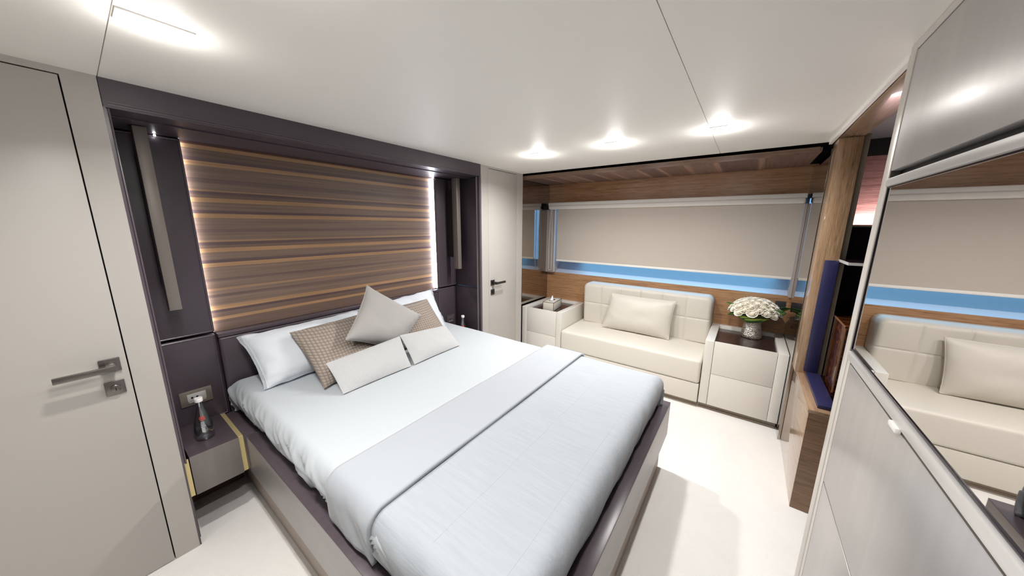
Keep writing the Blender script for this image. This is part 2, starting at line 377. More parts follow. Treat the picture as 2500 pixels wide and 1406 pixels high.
# ------------------------------------------------------------------ bed niche (dark leather wall)
NY = 2.30
WX0, WX1 = .388, 1.940        # striped veneer panel
NX0, NX1 = .150, 2.178
ni = MB().box(.139, 2.163, YF, YF+.12, 1.905, ZC)
struct('trim_4', ni, DARK, 'dark aubergine leather beam across the top of the bed niche')
struct('trim_5', MB().box(.150, 2.150, YF-.003, YF+.001, 1.913, 1.917).box(.150, 2.150, YF-.003, YF+.001, 1.922, 1.925), DARK_EDGE)
struct('wall_niche_top', bx(.139, 2.24, YF+.12, 2.36, 1.899, 1.93), DARK)
struct('wall_niche_back', bx(.10, 2.26, 2.338, 2.40, 0, 1.95), DARK)
struct('wall_niche_left', bx(.11, .143, YF+.01, 2.34, 0, 1.90), DARK)
struct('trim_6', MB().box(.1375, .1435, YF-.002, YF+.02, 0, 1.905).box(.1475, .1525, YF-.001, YF+.012, .43, 1.903, bev=.001).box(.1435, .1475, YF+.008, YF+.02, .43, 1.903), [DARK_EDGE])
struct('wall_niche_right', MB().box(2.172, 2.22, YF+.03, 2.34, .92, 1.90, bev=.003).box(2.172, 2.22, YF+.03, 2.34, 0, .913, bev=.003), DARK, 'dark leather side wall of the niche')
struct('trim_7', MB().box(2.146, 2.163, YF-.002, YF+.03, .0, 1.905, bev=.003).box(2.163, 2.172, YF+.004, YF+.03, 0, 1.905), DARK_EDGE)

def leather_panel(name, x0, x1, z0, z1, y, m, label, cat='panel', piping=True, group=None, th=.03):
    t = bx(x0, x1, y, y+th, z0, z1, bev=.006, seg=3).build(name, m)
    tag(t, label, cat, group)
    if piping:
        i = .0075
        pts = [(x0+i, y-.0005, z0+i), (x1-i, y-.0005, z0+i), (x1-i, y-.0005, z1-i), (x0+i, y-.0005, z1-i)]
        p = MB()
        for a, b in zip(pts, pts[1:]+pts[:1]): p.tube([a, b], .0028, 6)
        p.build('piping', DARK_EDGE, t)
    return t
gq = 'dark leather panels of the niche'
leather_panel('leather_wall_panel', .146, .382, .918, 1.897, NY-.022, DARK, 'tall dark leather panel behind the left bronze wall bar', group=gq, th=.055)
leather_panel('leather_wall_panel', .146, .384, .43, .905, NY-.010, DARK, 'short dark leather panel above the left nightstand, with a socket', group=gq)
leather_panel('leather_wall_panel', 1.948, 2.170, .918, 1.897, NY-.034, DARK, 'tall dark leather panel beside the bright edge of the striped wood', group=gq, th=.064)
leather_panel('leather_wall_panel', 1.948, 2.170, .43, .905, NY-.02, DARK, 'short dark leather panel above the right nightstand', group=gq, th=.05)

# striped veneer panel with its light strips
zp = bx(WX0-.006, WX1+.008, 2.315, 2.335, Z0, 1.898).build('striped_wood_panel', zebra())
tag(zp, 'large brown and amber horizontally striped wood panel behind the bed', 'wall panel')
for nm, x, lb in (('light_strip', WX1-.002, 'bright white light strip down the right edge of the striped wood panel'), ('light_strip', WX0-.001, 'light strip hidden at the left edge of the striped wood panel')):
    xx = (x+.0082, x+.0099) if x > 1 else (WX0-.0059, WX0-.0051)
    o = bx(min(xx), max(xx), *((2.288, 2.311) if x > 1 else (2.299, 2.311)), .915, 1.893).build(nm, LEDM if x > 1 else LEDS); tag(o, lb, 'light strip')
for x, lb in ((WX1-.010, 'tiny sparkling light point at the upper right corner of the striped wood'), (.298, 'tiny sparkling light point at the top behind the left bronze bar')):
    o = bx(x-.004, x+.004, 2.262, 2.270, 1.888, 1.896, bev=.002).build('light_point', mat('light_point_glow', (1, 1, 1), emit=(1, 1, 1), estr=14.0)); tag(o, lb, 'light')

# bronze vertical wall bars
def wall_bar(x0, x1, y0, label):
    t = thing('bronze_wall_bar', label, 'wall lamp', ((x0+x1)/2, y0+.04, 1.09), 'bronze wall bars')
    bx(x0, x1, y0, y0+.06, 1.095, 1.897, bev=.0015).build('lamp_body', BRONZE, t)
    bx(x0+.006, x1-.006, y0+.058, NY-.001, 1.20, 1.80).build('mounting_spine', NICKEL_D, t)
    return t
wall_bar(.218, .260, 2.13, 'vertical bronze wall bar on the left side of the bed niche')
wall_bar(2.062, 2.104, 2.12, 'vertical bronze wall bar on the right side of the bed niche')

# headboard
hb = thing('headboard', 'low dark leather headboard in two panels under the striped wood', 'headboard', (1.165, 2.29, .2))
for x0, x1 in ((.391, 1.149), (1.155, 1.94)):
    p = bx(x0, x1, 2.272, 2.31, .40, .878, bev=.007, seg=3).build('headboard_panel', DARK, hb)
    i = .009; q = MB(); pts = [(x0+i, 2.2715, .41), (x1-i, 2.2715, .41), (x1-i, 2.2715, .878-i), (x0+i, 2.2715, .878-i)]
    for a, b in zip(pts, pts[1:]+pts[:1]): q.tube([a, b], .003, 6)
    q.build('piping', DARK_EDGE, p)
bx(.389, 1.942, 2.268, 2.314, .881, .9045, bev=.004).build('top_rail', DARKTOP, hb)

# sockets in the niche
def socket(x0, x1, z0, z1, y, label, m, mi):
    t = thing('wall_socket', label, 'socket', ((x0+x1)/2, y, z0), 'wall sockets of the niche')
    bx(x0, x1, y-.008, y, z0, z1, bev=.0015).build('cover_plate', m, t)
    w_ = x1-x0; h = z1-z0
    ins = bx(x0+w_*.22, x1-w_*.20, y-.0095, y-.0078, z0+h*.27, z1-h*.22, bev=.0006).build('socket_insert', mi, t)
    for k in (.36, .52): MB().lathe([(0, -.0012), (.005, -.0012), (.005, 0)], (x0+w_*k, y-.0095, z0+h*.52), 14, axis='y').build('pin_hole', BLACK, ins)
    bx(x0+w_*.24, x0+w_*.78, y-.0105, y-.0092, z0+h*.20, z0+h*.245).build('bright_edge', STEEL, ins)
    return t
socket(.203, .328, .544, .626, NY-.0105, 'bronze double socket plate on the dark wall above the left bottle', mat('socket_bronze', (0.30, 0.26, 0.225), 0.35, metal=0.6), STEEL)
socket(2.035, 2.135, .548, .625, NY-.0205, 'small dark socket plate in the right corner of the niche', mat('socket_dark', (0.075, 0.065, 0.068), 0.4), DARK_EDGE)

# ------------------------------------------------------------------ nightstands
def nightstand(x0, x1, inner, label):
    """inner = +1: bed lies on the +x side"""
    zt, zb, yf, yb = .440, .240, 1.950, 2.298
    t = thing('nightstand', label, 'nightstand', ((x0+x1)/2, (yf+yb)/2, 0), 'nightstands in the bed niche')
    bx(x0, x1, yf+.004, yb, zt-.022, zt, bev=.0015).build('top', DARKTOP, t)
    d = bx(x0, x1, yf, yf+.02, zb, zt-.002, bev=.0015).build('drawer_front', mat('drawer_veneer', (0.20, 0.178, 0.17), 0.34, spec=0.6, var=(6, 0.12, (8, 8, 1))), t)
    bx(x0+.002, x1-.002, yf+.02, yb, zb+.004, zt-.022).build('carcass', DARKTOP, t)
    a0, a1 = (x1, x1+.019) if inner > 0 else (x0-.017, x0)
    bx(a0, a1, yf+.016, yb, zt-.010, zt-.004).build('brass_top_strip', BRASS, t)
    bx(a0, a1, yf+.010, yf+.016, zb, zt-.006).build('brass_front_strip', BRASS, t)
    b0, b1 = (x0-.020, x0-.003) if inner > 0 else (x1+.003, x1+.020)
    bx(b0, b1, yf+.012, yf+.018, zb-.004, zt-.012).build('brass_side_strip', BRASS, t)
    c0, c1 = (x0-.012, x1+.05) if inner > 0 else (x0-.05, x1+.012)
    bx(c0, c1, 2.275, 2.297, 0, zb+.004).build('plinth', mat('plinth_brown', (0.10, 0.065, 0.048), 0.5), t)
    return t
nightstand(.164, .343, 1, 'dark floating nightstand with brass strips, left of the bed')
nightstand(1.990, 2.160, -1, 'dark floating nightstand mostly hidden behind the far right of the bed')
for x0, x1, lb in ((.3625, .440, 'dark ledge between the left nightstand and the bed rail'),):
    o = bx(x0, x1, 1.920, 2.268, .238, .4405, bev=.002).build('niche_ledge', DARKTOP); tag(o, lb, 'ledge')

# ------------------------------------------------------------------ bed
BX0, BX1, BY0, BY1 = .366, 1.995, .262, 1.918
bed = thing('bed', 'double bed with dark platform frame in the middle of the cabin', 'bed', (1.18, 1.2, 0))
RAIL = mat('bed_rail_veneer', (0.38, 0.36, 0.355), 0.38, spec=0.7, metal=0.4, var=(4, 0.10, (1, 1, 10)))
RAILT = DARKTOP
zt, zb = .450, .235
def rail(x0, x1, y0, y1, nm):
    r_ = bx(x0, x1, y0, y1, zb, zt-.004, bev=.002).build(nm, RAIL, bed)
    bx(x0, x1, y0, y1, zt-.005, zt, bev=.0015).build('rail_cap', RAILT, r_)
rail(BX0, BX0+.075, BY0+.07, BY1, 'side_rail'); rail(BX1-.075, BX1, BY0+.07, BY1, 'side_rail'); rail(BX0, BX1, BY0, BY0+.07, 'foot_rail')
PL = mat('bed_plinth', (0.36, 0.30, 0.255), 0.45)
MB().box(.408, 1.970, .292, 2.25, 0, .236).build('plinth', PL, bed)
bx(.446, 1.93, .34, 2.262, .236, .60, bev=.04, seg=3).build('mattress', SHEET, bed)

def drape(x0, x1, y0, y1, zt, zb, r, amp, seed, nx=90, ny=110, foot=True, head=False, tuck=0.0, ramp=None, foldL=1.0, hem=0.0, nz=16, crisp=0.0):
    """cloth laid over a box: top, both long sides, foot side (low y). returns fn(u,v), nu, nv"""
    H = zt - zb
    arc = r*PI/2
    def prof(s, L):      # s: unrolled distance from side hem -> (inset distance from edge, drop, side flag)
        d = H - r
        if s < d: 
            q = s/d
            t_ = tuck*(1-q)**2
            return t_, H - s, 1.0 - 0*s
        s2 = s - d
        if s2 < arc:
            a = s2/r
            return r*(1-math.sin(PI/2-a)) if False else r*(1-math.cos(a)), r*(1-math.sin(a)), 1 - s2/arc
        return r + (s2-arc), 0.0, 0.0
    d = H - r
    W = x1-x0; Ly = y1-y0
    TU = 2*(d+arc) + (W-2*r)
    TV = (d+arc if foot else 0) + (Ly - (r if foot else 0) - (r if head else 0)) + (d+arc if head else 0)
    # non-uniform parameter lists: dense at sides
    side = d+arc
    us = [side*i/nz for i in range(nz)] + [side + (W-2*r)*i/nx for i in range(nx)] + [side+(W-2*r) + side*i/nz for i in range(nz+1)]
    vs = ([side*i/nz for i in range(nz)] if foot else []) 
    base = side if foot else 0
    run = Ly - (r if foot else 0) - (r if head else 0)
    vs += [base + run*i/ny for i in range(ny)]
    vs += ([base+run+side*i/nz for i in range(nz+1)] if head else [base+run])
    def f(s, t):
        if s <= TU/2: ix, dx, kx = prof(s, W); X = x0+ix; nxn = -1
        else: ix, dx, kx = prof(TU-s, W); X = x1-ix; nxn = 1
        if foot and t <= TV/2: iy, dy, ky = prof(t, Ly); Y = y0+iy; nyn = -1
        elif head and t > TV/2: iy, dy, ky = prof(TV-t, Ly); Y = y1-iy; nyn = 1
        else: Y = (y0+r + (t-side)) if foot else y0+t; dy = 0; ky = 0; nyn = 0
        if dx > 0 and dy > 0:
            dr = min(H, math.hypot(dx, dy)); 
        else: dr = max(dx, dy)
        k = max(kx, ky)
        Z = zt - dr
        P = Vector((X, Y, Z))
        # folds: on the sides run downwards, slightly slanted
        al = Y if kx >= ky else X
        w1 = noise.noise(Vector((al*9 + dr*7, dr*2.0, seed))); w2 = noise.noise(Vector((al*24 + dr*16, dr*3, seed+9)))
        wv = (w1*.7 + w2*.45)*amp*min(1, dr/.05)*(foldL)
        if crisp and kx > 0: wv += crisp*.011*min(1, dr/.04)*(1-2*abs(noise.noise(Vector((al*20 + dr*26, dr*5, seed+77)))))**3
        P.x += (nxn*wv if kx > 0 else 0); P.y += (nyn*wv if ky > 0 and kx <= 0 else 0)
        t1 = noise.noise(Vector((X*3.0, Y*3.0, seed+20)))*.004 + noise.noise(Vector((X*9, Y*7, seed+31)))*.0014
        P.z += t1*(1-min(1, dr/.05))
        if hem and dr > H*.55:
            P.z += hem*noise.noise(Vector((al*6, 3.1, seed+50)))*((dr/H)-.55)/.45
        return P
    return f, us, vs
def cloth(name, m, args, parent=None, thick=.006, **k):
    f, us, vs = drape(*args, **k)
    mb = MB(); V = [[mb.bm.verts.new(f(s, t)) for t in vs] for s in us]
    for i in range(len(us)-1):
        for jx in range(len(vs)-1):
            mb.bm.faces.new((V[i][jx], V[i+1][jx], V[i+1][jx+1], V[i][jx+1]))
    mb.weld(1e-4)
    o = mb.build(name, m, parent, smooth=True, ang=80)
    s_ = o.modifiers.new('solid', 'SOLIDIFY'); s_.thickness = thick; s_.offset = -1
    return o
sh = cloth('bed_sheet', SHEET, (.402, 1.930, .315, 2.262, .630, .456, .055, .022, 1.3), tuck=.035, nx=60, ny=190, head=True, nz=26, crisp=1.0)
tag(sh, 'white fitted sheet over the mattress with crumpled sides', 'sheet')
cov = cloth('bed_coverlet', COVER, (.392, 1.940, .300, .835, .641, .458, .058, .008, 4.1), tuck=.020, nx=70, ny=50, hem=.02)
tag(cov, 'pale grey quilted coverlet over the foot half of the bed', 'coverlet')
bd = cloth('turned_down_band', BAND, (.384, 1.948, .805, 1.075, .658, .470, .060, .008, 7.7), parent=cov, tuck=.004, nx=70, ny=26, foot=False, hem=.035, thick=.014)
# stitched quilting lines on the coverlet
qs = MB()
for (xa, ya, xb, yb) in ((.47, .385, 1.86, .372), (.46, .60, 1.87, .595)):
    pts = []
    for i in range(60):
        t = i/59; x = xa+(xb-xa)*t; y = ya+(yb-ya)*t + .006*noise.noise(Vector((t*7, ya*5, 2)))
        z = .641 + noise.noise(Vector((x*3.0, y*3.0, 24.1)))*.004 + noise.noise(Vector((x*9, y*7, 35.1)))*.0014
        pts.append((x, y, z - .0004))
    qs.tube(pts, .0011, 5)
qs.build('quilt_seam', mat('seam_grey', (0.40, 0.43, 0.47), 0.9), cov)

# ------------------------------------------------------------------ pillows
def pillow(name, bl, br, tr, tl, thick, m, label, cat='pillow', group=None, pinch=.05, wr=.004, seed=0, n=34, piping=None, flange=0.0, pw=.55):
    bl, br, tr, tl = map(Vector, (bl, br, tr, tl))
    N_ = ((br-bl).cross(tl-bl)).normalized()      # outward, toward the room
    cen = (bl+br+tr+tl)/4
    mb = MB()
    def pos(u, v, side):
        # edges bow inwards between the corners
        a, b = 2*u-1, 2*v-1
        uu = .5 + .5*a*(1 - pinch*(1-b*b)*abs(a)**3); vv = .5 + .5*b*(1 - pinch*(1-a*a)*abs(b)**3)
        P = (bl*(1-uu)+br*uu)*(1-vv) + (tl*(1-uu)+tr*uu)*vv
        fa, fb = min(1, abs(a)/(1-flange)), min(1, abs(b)/(1-flange))
        e = max(0.0, (1-fa**2.6)*(1-fb**2.6))
        h = thick*.5*e**pw
        if flange and e < .12:
            q_ = (.12-e)/.12
            P = P + N_*(.016*noise.noise(Vector((u*5, v*5, seed+70)))*q_) + (tl-bl).normalized()*(.010*noise.noise(Vector((u*8, v*8, seed+80)))*q_)
        sag = 1 + .12*(-b)*e                      # filling settles downwards
        wk = noise.noise(Vector((u*3.2, v*3.2, seed+side*5)))*wr*2.2*e + noise.noise(Vector((u*9+v*3, v*5, seed+3)))*wr*(e**.3)
        edge = (1-e)**6
        wk2 = noise.noise(Vector((u*14, v*14, seed+7)))*wr*1.3*edge*(1 if (abs(a) < .97 and abs(b) < .97) else .6)
        return P + N_*(side*h*sag + wk + wk2)
    # clustered params towards the rim
    def cl(t): return .5 - .5*math.cos(PI*t)
    F = [[mb.bm.verts.new(pos(cl(i/n), cl(j_/n), 1)) for j_ in range(n+1)] for i in range(n+1)]
    B = [[F[i][j_] if (i in (0, n) or j_ in (0, n)) else mb.bm.verts.new(pos(cl(i/n), cl(j_/n), -1)) for j_ in range(n+1)] for i in range(n+1)]
    for G in (F, B):
        for i in range(n):
            for j_ in range(n):
                mb.bm.faces.new((G[i][j_], G[i+1][j_], G[i+1][j_+1], G[i][j_+1]))
    rim = [F[i][0].co.copy() for i in range(n)] + [F[n][j_].co.copy() for j_ in range(n)] + [F[i][n].co.copy() for i in range(n, 0, -1)] + [F[0][j_].co.copy() for j_ in range(n, 0, -1)]
    o = mb.build(name, m, smooth=True, ang=80, origin=cen)
    tag(o, label, cat, group)
    if piping:
        MB().tube(rim, .0035, 6, closed=True).build('piping', piping, o)
    return o
def weave_mat():
    m = bpy.data.materials.new('basket_weave'); m.use_nodes = True
    N, L = nodes_of(m); b = N['Principled BSDF']; b.inputs['Roughness'].default_value = .8
    tc = N.new('ShaderNodeTexCoord'); mp = N.new('ShaderNodeMapping'); mp.inputs['Scale'].default_value = (1, 0.55, 1)
    sep = N.new('ShaderNodeSeparateXYZ'); L.new(tc.outputs['Object'], sep.inputs[0])
    # length up the pillow face = z*1.35 ; across = x
    def sine(sock, freq):
        a = N.new('ShaderNodeMath'); a.operation = 'MULTIPLY'; a.inputs[1].default_value = freq; L.new(sock, a.inputs[0])
        s_ = N.new('ShaderNodeMath'); s_.operation = 'SINE'; L.new(a.outputs[0], s_.inputs[0]); return s_.outputs[0]
    fx = 2*PI/.037
    s1 = sine(sep.outputs[0], fx); s2 = sine(sep.outputs[2], fx*1.45)
    ab1 = N.new('ShaderNodeMath'); ab1.operation = 'ABSOLUTE'; L.new(s1, ab1.inputs[0])
    ab2 = N.new('ShaderNodeMath'); ab2.operation = 'ABSOLUTE'; L.new(s2, ab2.inputs[0])
    mi = N.new('ShaderNodeMath'); mi.operation = 'MULTIPLY'; L.new(ab1.outputs[0], mi.inputs[0]); L.new(ab2.outputs[0], mi.inputs[1])
    cr = N.new('ShaderNodeValToRGB'); e = cr.color_ramp.elements
    e[0].position = .10; e[0].color = (.215, .175, .145, 1); e[1].position = .62; e[1].color = (.345, .295, .25, 1)
    L.new(mi.outputs[0], cr.inputs[0]); L.new(cr.outputs[0], b.inputs['Base Color'])
    bp = N.new('ShaderNodeBump'); bp.inputs['Strength'].default_value = .6; bp.inputs['Distance'].default_value = .004
    L.new(mi.outputs[0], bp.inputs['Height']); L.new(bp.outputs[0], b.inputs['Normal'])
    return m
WEAVE = weave_mat()
zs = .640
pillow('bed_pillow', (.475, 1.955, zs), (1.150, 1.965, zs), (1.155, 2.215, .892), (.450, 2.205, .882), .17, PILLOWW, 'white cotton pillow leaning on the headboard, nearest the left nightstand', group='white pillows at the headboard', seed=2, wr=.010, pinch=.05, flange=.05, n=60)
pillow('bed_pillow', (1.165, 1.970, zs), (1.760, 1.950, zs), (1.815, 2.205, .938), (1.165, 2.220, .905), .17, PILLOWW, 'white cotton pillow leaning on the headboard, far right side', group='white pillows at the headboard', seed=12, wr=.010, pinch=.05, flange=.05, n=60)
pillow('throw_pillow', (.668, 1.715, zs), (1.165, 1.85, zs), (1.170, 2.055, .905), (.652, 2.050, .886), .13, WEAVE, 'brown basket-weave cushion on the left, in front of the white pillow', 'cushion', 'basket-weave cushions', seed=22, wr=.004)
pillow('throw_pillow', (1.195, 1.850, zs), (1.640, 1.815, zs), (1.668, 2.095, .892), (1.200, 2.075, .892), .13, WEAVE, 'brown basket-weave cushion on the right, behind the grey square one', 'cushion', 'basket-weave cushions', seed=32, wr=.004)
pillow('throw_pillow', (.838, 1.790, .848), (1.190, 1.815, .660), (1.455, 1.905, .832), (1.083, 1.955, 1.107), .15, TAUPE, 'plain taupe square cushion standing on one corner in the middle', 'cushion', seed=42, wr=.004, pinch=.07, piping=TAUPE)
pillow('lumbar_pillow', (.703, 1.585, .638), (1.122, 1.590, .638), (1.160, 1.748, .786), (.704, 1.752, .762), .058, LINEN, 'long pale linen lumbar cushion in front, on the left', 'cushion', 'pale lumbar cushions', seed=52, wr=.002, pinch=.015, pw=.8)
pillow('lumbar_pillow', (1.147, 1.590, .638), (1.552, 1.600, .638), (1.556, 1.755, .757), (1.172, 1.765, .785), .058, LINEN, 'small pale linen lumbar cushion in front, on the right', 'cushion', 'pale lumbar cushions', seed=62, wr=.002, pinch=.015, pw=.8)

# ------------------------------------------------------------------ water bottles
def bottle(x, y, z, label):
    t = thing('water_bottle', label, 'bottle', (x, y, z), 'glass water bottles')
    out = [(0, 0), (.030, 0), (.0345, .004), (.0355, .014), (.0365, .045), (.0345, .075), (.0285, .105), (.0205, .135), (.0145, .158), (.0125, .175), (.0125, .196), (.0140, .200), (.0140, .206)]
    inn = [(.0108, .206), (.0105, .175), (.0125, .158), (.0185, .135), (.0265, .105), (.0325, .075), (.0345, .045), (.0335, .016), (.030, .008), (0, .008)]
    MB().lathe(out+inn, (x, y, z), 40).build('glass_body', GLASS, t, ang=60)
    MB().lathe([(0, .0085), (.0298, .0085), (.0333, .0163), (.0343, .045), (.0336, .058), (.0325, .0565), (0, .0565)], (x, y, z), 40).build('water', WATER, t, ang=60)
    MB().lathe([(.0142, .196), (.0155, .197), (.0155, .214), (.0145, .2155), (0, .2155)], (x, y, z), 32).build('screw_cap', CAPW, t)
    # printed red mark and small white lines facing the room
    import math as _m
    a0 = _m.atan2(-y, -x)
    def rad(h):
        for (r1, h1), (r2, h2) in zip(out, out[1:]):
            if h1 <= h <= h2 and h2 > h1: return r1 + (r2-r1)*(h-h1)/(h2-h1)
        return .03
    def strip(mb, u0, u1, h0, h1):
        def fn(u, v):
            h = h0+(h1-h0)*v; a = a0 + u0+(u1-u0)*u; R_ = rad(h)+.0004
            return Vector((x+R_*_m.cos(a), y+R_*_m.sin(a), z+h))
        mb.grid(fn, 6, 2)
    mb = MB()
    for u0, u1, h0, h1 in ((-.42, -.30, .112, .124), (-.25, -.08, .110, .127), (-.02, .12, .112, .126), (.18, .36, .110, .124), (-.36, .40, .1065, .109)): strip(mb, u0, u1, h0, h1)
    mb.build('red_print', REDL, t)
    mb = MB()
    for k in range(4): strip(mb, -.28, .28-.04*k, .074+.007*k, .0765+.007*k)
    mb.build('white_print', mat('faint_print', (0.62, 0.64, 0.68), 0.5), t)
    return t
bottle(.246, 2.085, .440, 'clear glass water bottle with white cap on the left nightstand')
bottle(2.072, 2.09, .440, 'clear glass water bottle peeking up behind the bed on the right')

# ------------------------------------------------------------------ window bay
BX = 3.48; MYL = 1.995; MYR = -.337
struct('trim_8', bx(BX, BX+.06, MYR-.02, MYL+.02, 1.752, 1.975), WALNUT, 'walnut pelmet board above the blind')
struct('wall_window', bx(BX, BX+.06, MYR-.02, MYL+.02, 0, .928), WALNUT, 'walnut wall panel below the window')
struct('wall_bay_ceiling', MB().box(XR-.02, 3.75, -1.45, 2.2, 2.06, 2.10).box(BX+.002, BX+.06, MYR-.1, MYL+.06, 1.976, 2.06), BLACK)
# soffit of dark planks with pale joints
so_st = []
pk = [(.21, .125, .10), (.165, .105, .09), (.26, .165, .135)]
ln = (.50, .31, .23)
ypos = [.13, .25, .34, .43, .50, .60, .67, .76, .83, .90, .97]
so_st = [(0, pk[0])]
for k, p in enumerate(ypos[:10]):
    so_st += [(p-.012, pk[k % 3]), (p, ln), (p+.008, pk[(k+1) % 3])]
so_st = so_st[:31]+[(1, pk[1])]
sf = bx(2.845, BX+.02, MYR+.034, MYL-.01, 1.962, 1.985).build('trim_9', [stripes('soffit_planks', so_st, 'y', (-1.14, 1.14), 0.4, grain_axis='x', warp=.004)]); sf['kind'] = 'structure'; sf['label'] = 'dark plank soffit over the window bay'
struct('trim_10', bx(2.838, 2.850, MYR+.045, MYL-.008, 1.950, 1.988), WALNUTD, 'brown edge board of the soffit')
# side mirrors of the bay
struct('wall_bay_left', bx(2.80, BX+.02, MYL, MYL+.02, 0, 1.96), BAYMIRROR, 'smoked mirror on the left side of the window bay')
struct('wall_bay_right', bx(2.78, BX+.02, MYR-.02, MYR, 0, 1.96), BAYMIRROR, 'smoked mirror on the right side of the window bay')
struct('trim_11', bx(2.80, BX+.02, MYL+.02, MYL+.05, 0, 2.06), BLACK)
struct('trim_12', bx(2.78, BX+.02, MYR-.05, MYR-.02, 0, 2.06), BLACK)
# window: reveals, sill, glass
wx = 3.62
wn = MB().box(3.402, wx+.02, MYR+.001, MYR+.018, .929, 1.675).box(BX+.001, wx+.02, MYR-.02, MYR+.014, 1.676, 1.76).box(3.43, wx+.02, 1.888, MYL-.001, .929, 1.675).box(BX+.001, wx+.02, 1.868, MYL+.02, 1.676, 1.76).box(BX+.06, wx+.02, MYR, MYL, 1.752, 1.79)
struct('trim_13', wn, mat('window_reveal', (0.42, 0.36, 0.335), 0.5))
struct('trim_14', MB().prism([(BX+.001, .900), (BX+.001, .930), (3.552, .956), (wx, 1.050), (wx+.01, 1.050), (wx+.01, .900)], 'y', MYR+.018, 1.888), SILL, 'pale sloping window sill lit blue by the added strip lamp')
m = bpy.data.materials.new('window_glass'); m.use_nodes = True
N, L = nodes_of(m); N.remove(N['Principled BSDF']); tr_ = N.new('ShaderNodeBsdfTransparent'); gl = N.new('ShaderNodeBsdfGlossy'); gl.inputs['Roughness'].default_value = .02
mx = N.new('ShaderNodeMixShader'); mx.inputs[0].default_value = .06; tr_.inputs[0].default_value = (.86, .93, .97, 1)
L.new(tr_.outputs[0], mx.inputs[1]); L.new(gl.outputs[0], mx.inputs[2]); L.new(mx.outputs[0], N['Material Output'].inputs[0])
wg = MB().box(wx, wx+.008, MYR+.018, 1.888, 1.050, 1.755)
struct('window_1', wg, m, 'cabin window behind the blind')

# roller blind
bl = thing('roller_blind', 'beige roller blind lowered over the wide cabin window', 'blind', (3.40, .8, .95))
bx(3.375, 3.477, MYR+.012, 1.948, 1.716, 1.752, bev=.004).build('cassette', WHITE, bl)
bx(3.368, 3.440, MYR+.016, 1.944, 1.676, 1.722, bev=.014, seg=4).build('roller_cover', mat('blind_cassette', (0.88, 0.85, 0.81), 0.6), bl)
MB().box(3.402, 3.405, -.3175, 1.834, 1.085, 1.70).build('blind_fabric', BLIND, bl)
bx(3.396, 3.411, -.3185, 1.836, 1.074, 1.096, bev=.005, seg=3).build('bottom_bar', WHITE, bl)
def chain(y, zlow, nm, wdt=.014):
    mb = MB(); pts = []
    for s_ in (-1, 1):
        seg = [(3.40, y+s_*wdt*(.25+.75*min(1, (1.69-z)/.4)), z) for z in [1.69 - i*(1.69-zlow-.02)/40 for i in range(41)]]
        pts.append(seg)
    low = [(3.40, y + wdt*math.cos(a), zlow+.02 + .02*math.sin(a)) for a in [PI + PI*i/10 for i in range(11)]]
    mb.tube(pts[0]+low[1:-1]+pts[1][::-1], .0022, 6)
    for seg in pts:
        for p in seg[::1]:
            mb.lathe([(0, -.0034), (.0034, 0), (0, .0034)], p, 6)
    return mb.build(nm, CORD, bl)
chain(1.918, .958, 'bead_chain', .020); chain(1.862, .945, 'bead_chain', .006)

# end tables
def end_table(y0, y1, label, rail_w=.062):
    x0, x1 = 2.892, BX-.002
    zt = .600; zb = .055
    t = thing('end_table', label, 'side table', ((x0+x1)/2, (y0+y1)/2, 0), 'cream end tables beside the sofa')
    # hoop shaped side rails: flat top that slopes down to the front leg
    for a, b in ((y0, y0+rail_w), (y1-rail_w, y1)):
        bx(x0, x1, a, b, zb, zt, bev=.004, seg=3).build('side_panel', CREAM2, t)
    bx(x1-.062, x1, y0+rail_w, y1-rail_w, .50, zt, bev=.003).build('back_rail', CREAM2, t)
    bx(x0+.012, x1-.062, y0+rail_w, y1-rail_w, .555, .572).build('inset_top', mat('espresso_gloss', (0.040, 0.022, 0.022), 0.16, spec=0.6, var=(3, 0.2, (12, 1, 12))), t)
    bx(x0+.03, x1-.062, y0+rail_w, y1-rail_w, zb+.01, .555).build('carcass', SEAM, t)
    gp = .0022
    bx(x0+.001, x0+.022, y0+rail_w+gp, y1-rail_w-gp, .3275, .598, bev=.001).build('drawer_front', CREAM2, t)
    bx(x0+.001, x0+.022, y0+rail_w+gp, y1-rail_w-gp, zb, .3245, bev=.001).build('drawer_front', CREAM2, t)
    bx(x0+.05, x1, y0+.004, y1-.004, 0, zb).build('plinth', mat('bay_plinth', (0.38, 0.335, 0.27), 0.5), t)
    return t
end_table(1.476, 1.972, 'cream end table with dark inset top under the tissue box, left of the sofa')
end_table(-.336, .182, 'cream two-drawer end table with dark inset top under the flower vase')
struct('baseboard_window', bx(2.935, BX, .19, 1.47, 0, .05), mat('bay_plinth2', (0.40, 0.355, 0.285), 0.5))
struct('trim_15', bx(2.925, 2.94, MYR+.01, MYL-.01, 0, .012), mat('carpet_edge', (0.34, 0.27, 0.22), 0.7))

# sofa
sf_ = thing('sofa', 'cream leather bay sofa with tufted back under the window', 'sofa', (3.15, .83, 0))
def seatfn():
    mb = MB().box(2.872, 3.46, .188, 1.470, .218, .418, bev=.022, seg=5)
    bmesh.ops.subdivide_edges(mb.bm, edges=[e for e in mb.bm.edges if e.calc_length() > .3], cuts=14, use_grid_fill=True)
    for v in mb.bm.verts:
        yy = (v.co.y-.188)/1.282; xx = (v.co.x-2.872)/.588
        if v.co.z > .38: v.co.z += .014*math.sin(PI*max(0, min(1, yy)))*math.sin(PI*max(0, min(1, xx)))**.6 + .002*noise.noise(v.co*8) + .008*xx
    return mb
seatfn().build('seat_cushion', LEATHER, sf_, ang=60)
bx(2.880, 3.46, .188, 1.470, .052, .216, bev=.006, seg=3).build('seat_base', LEATHER, sf_)
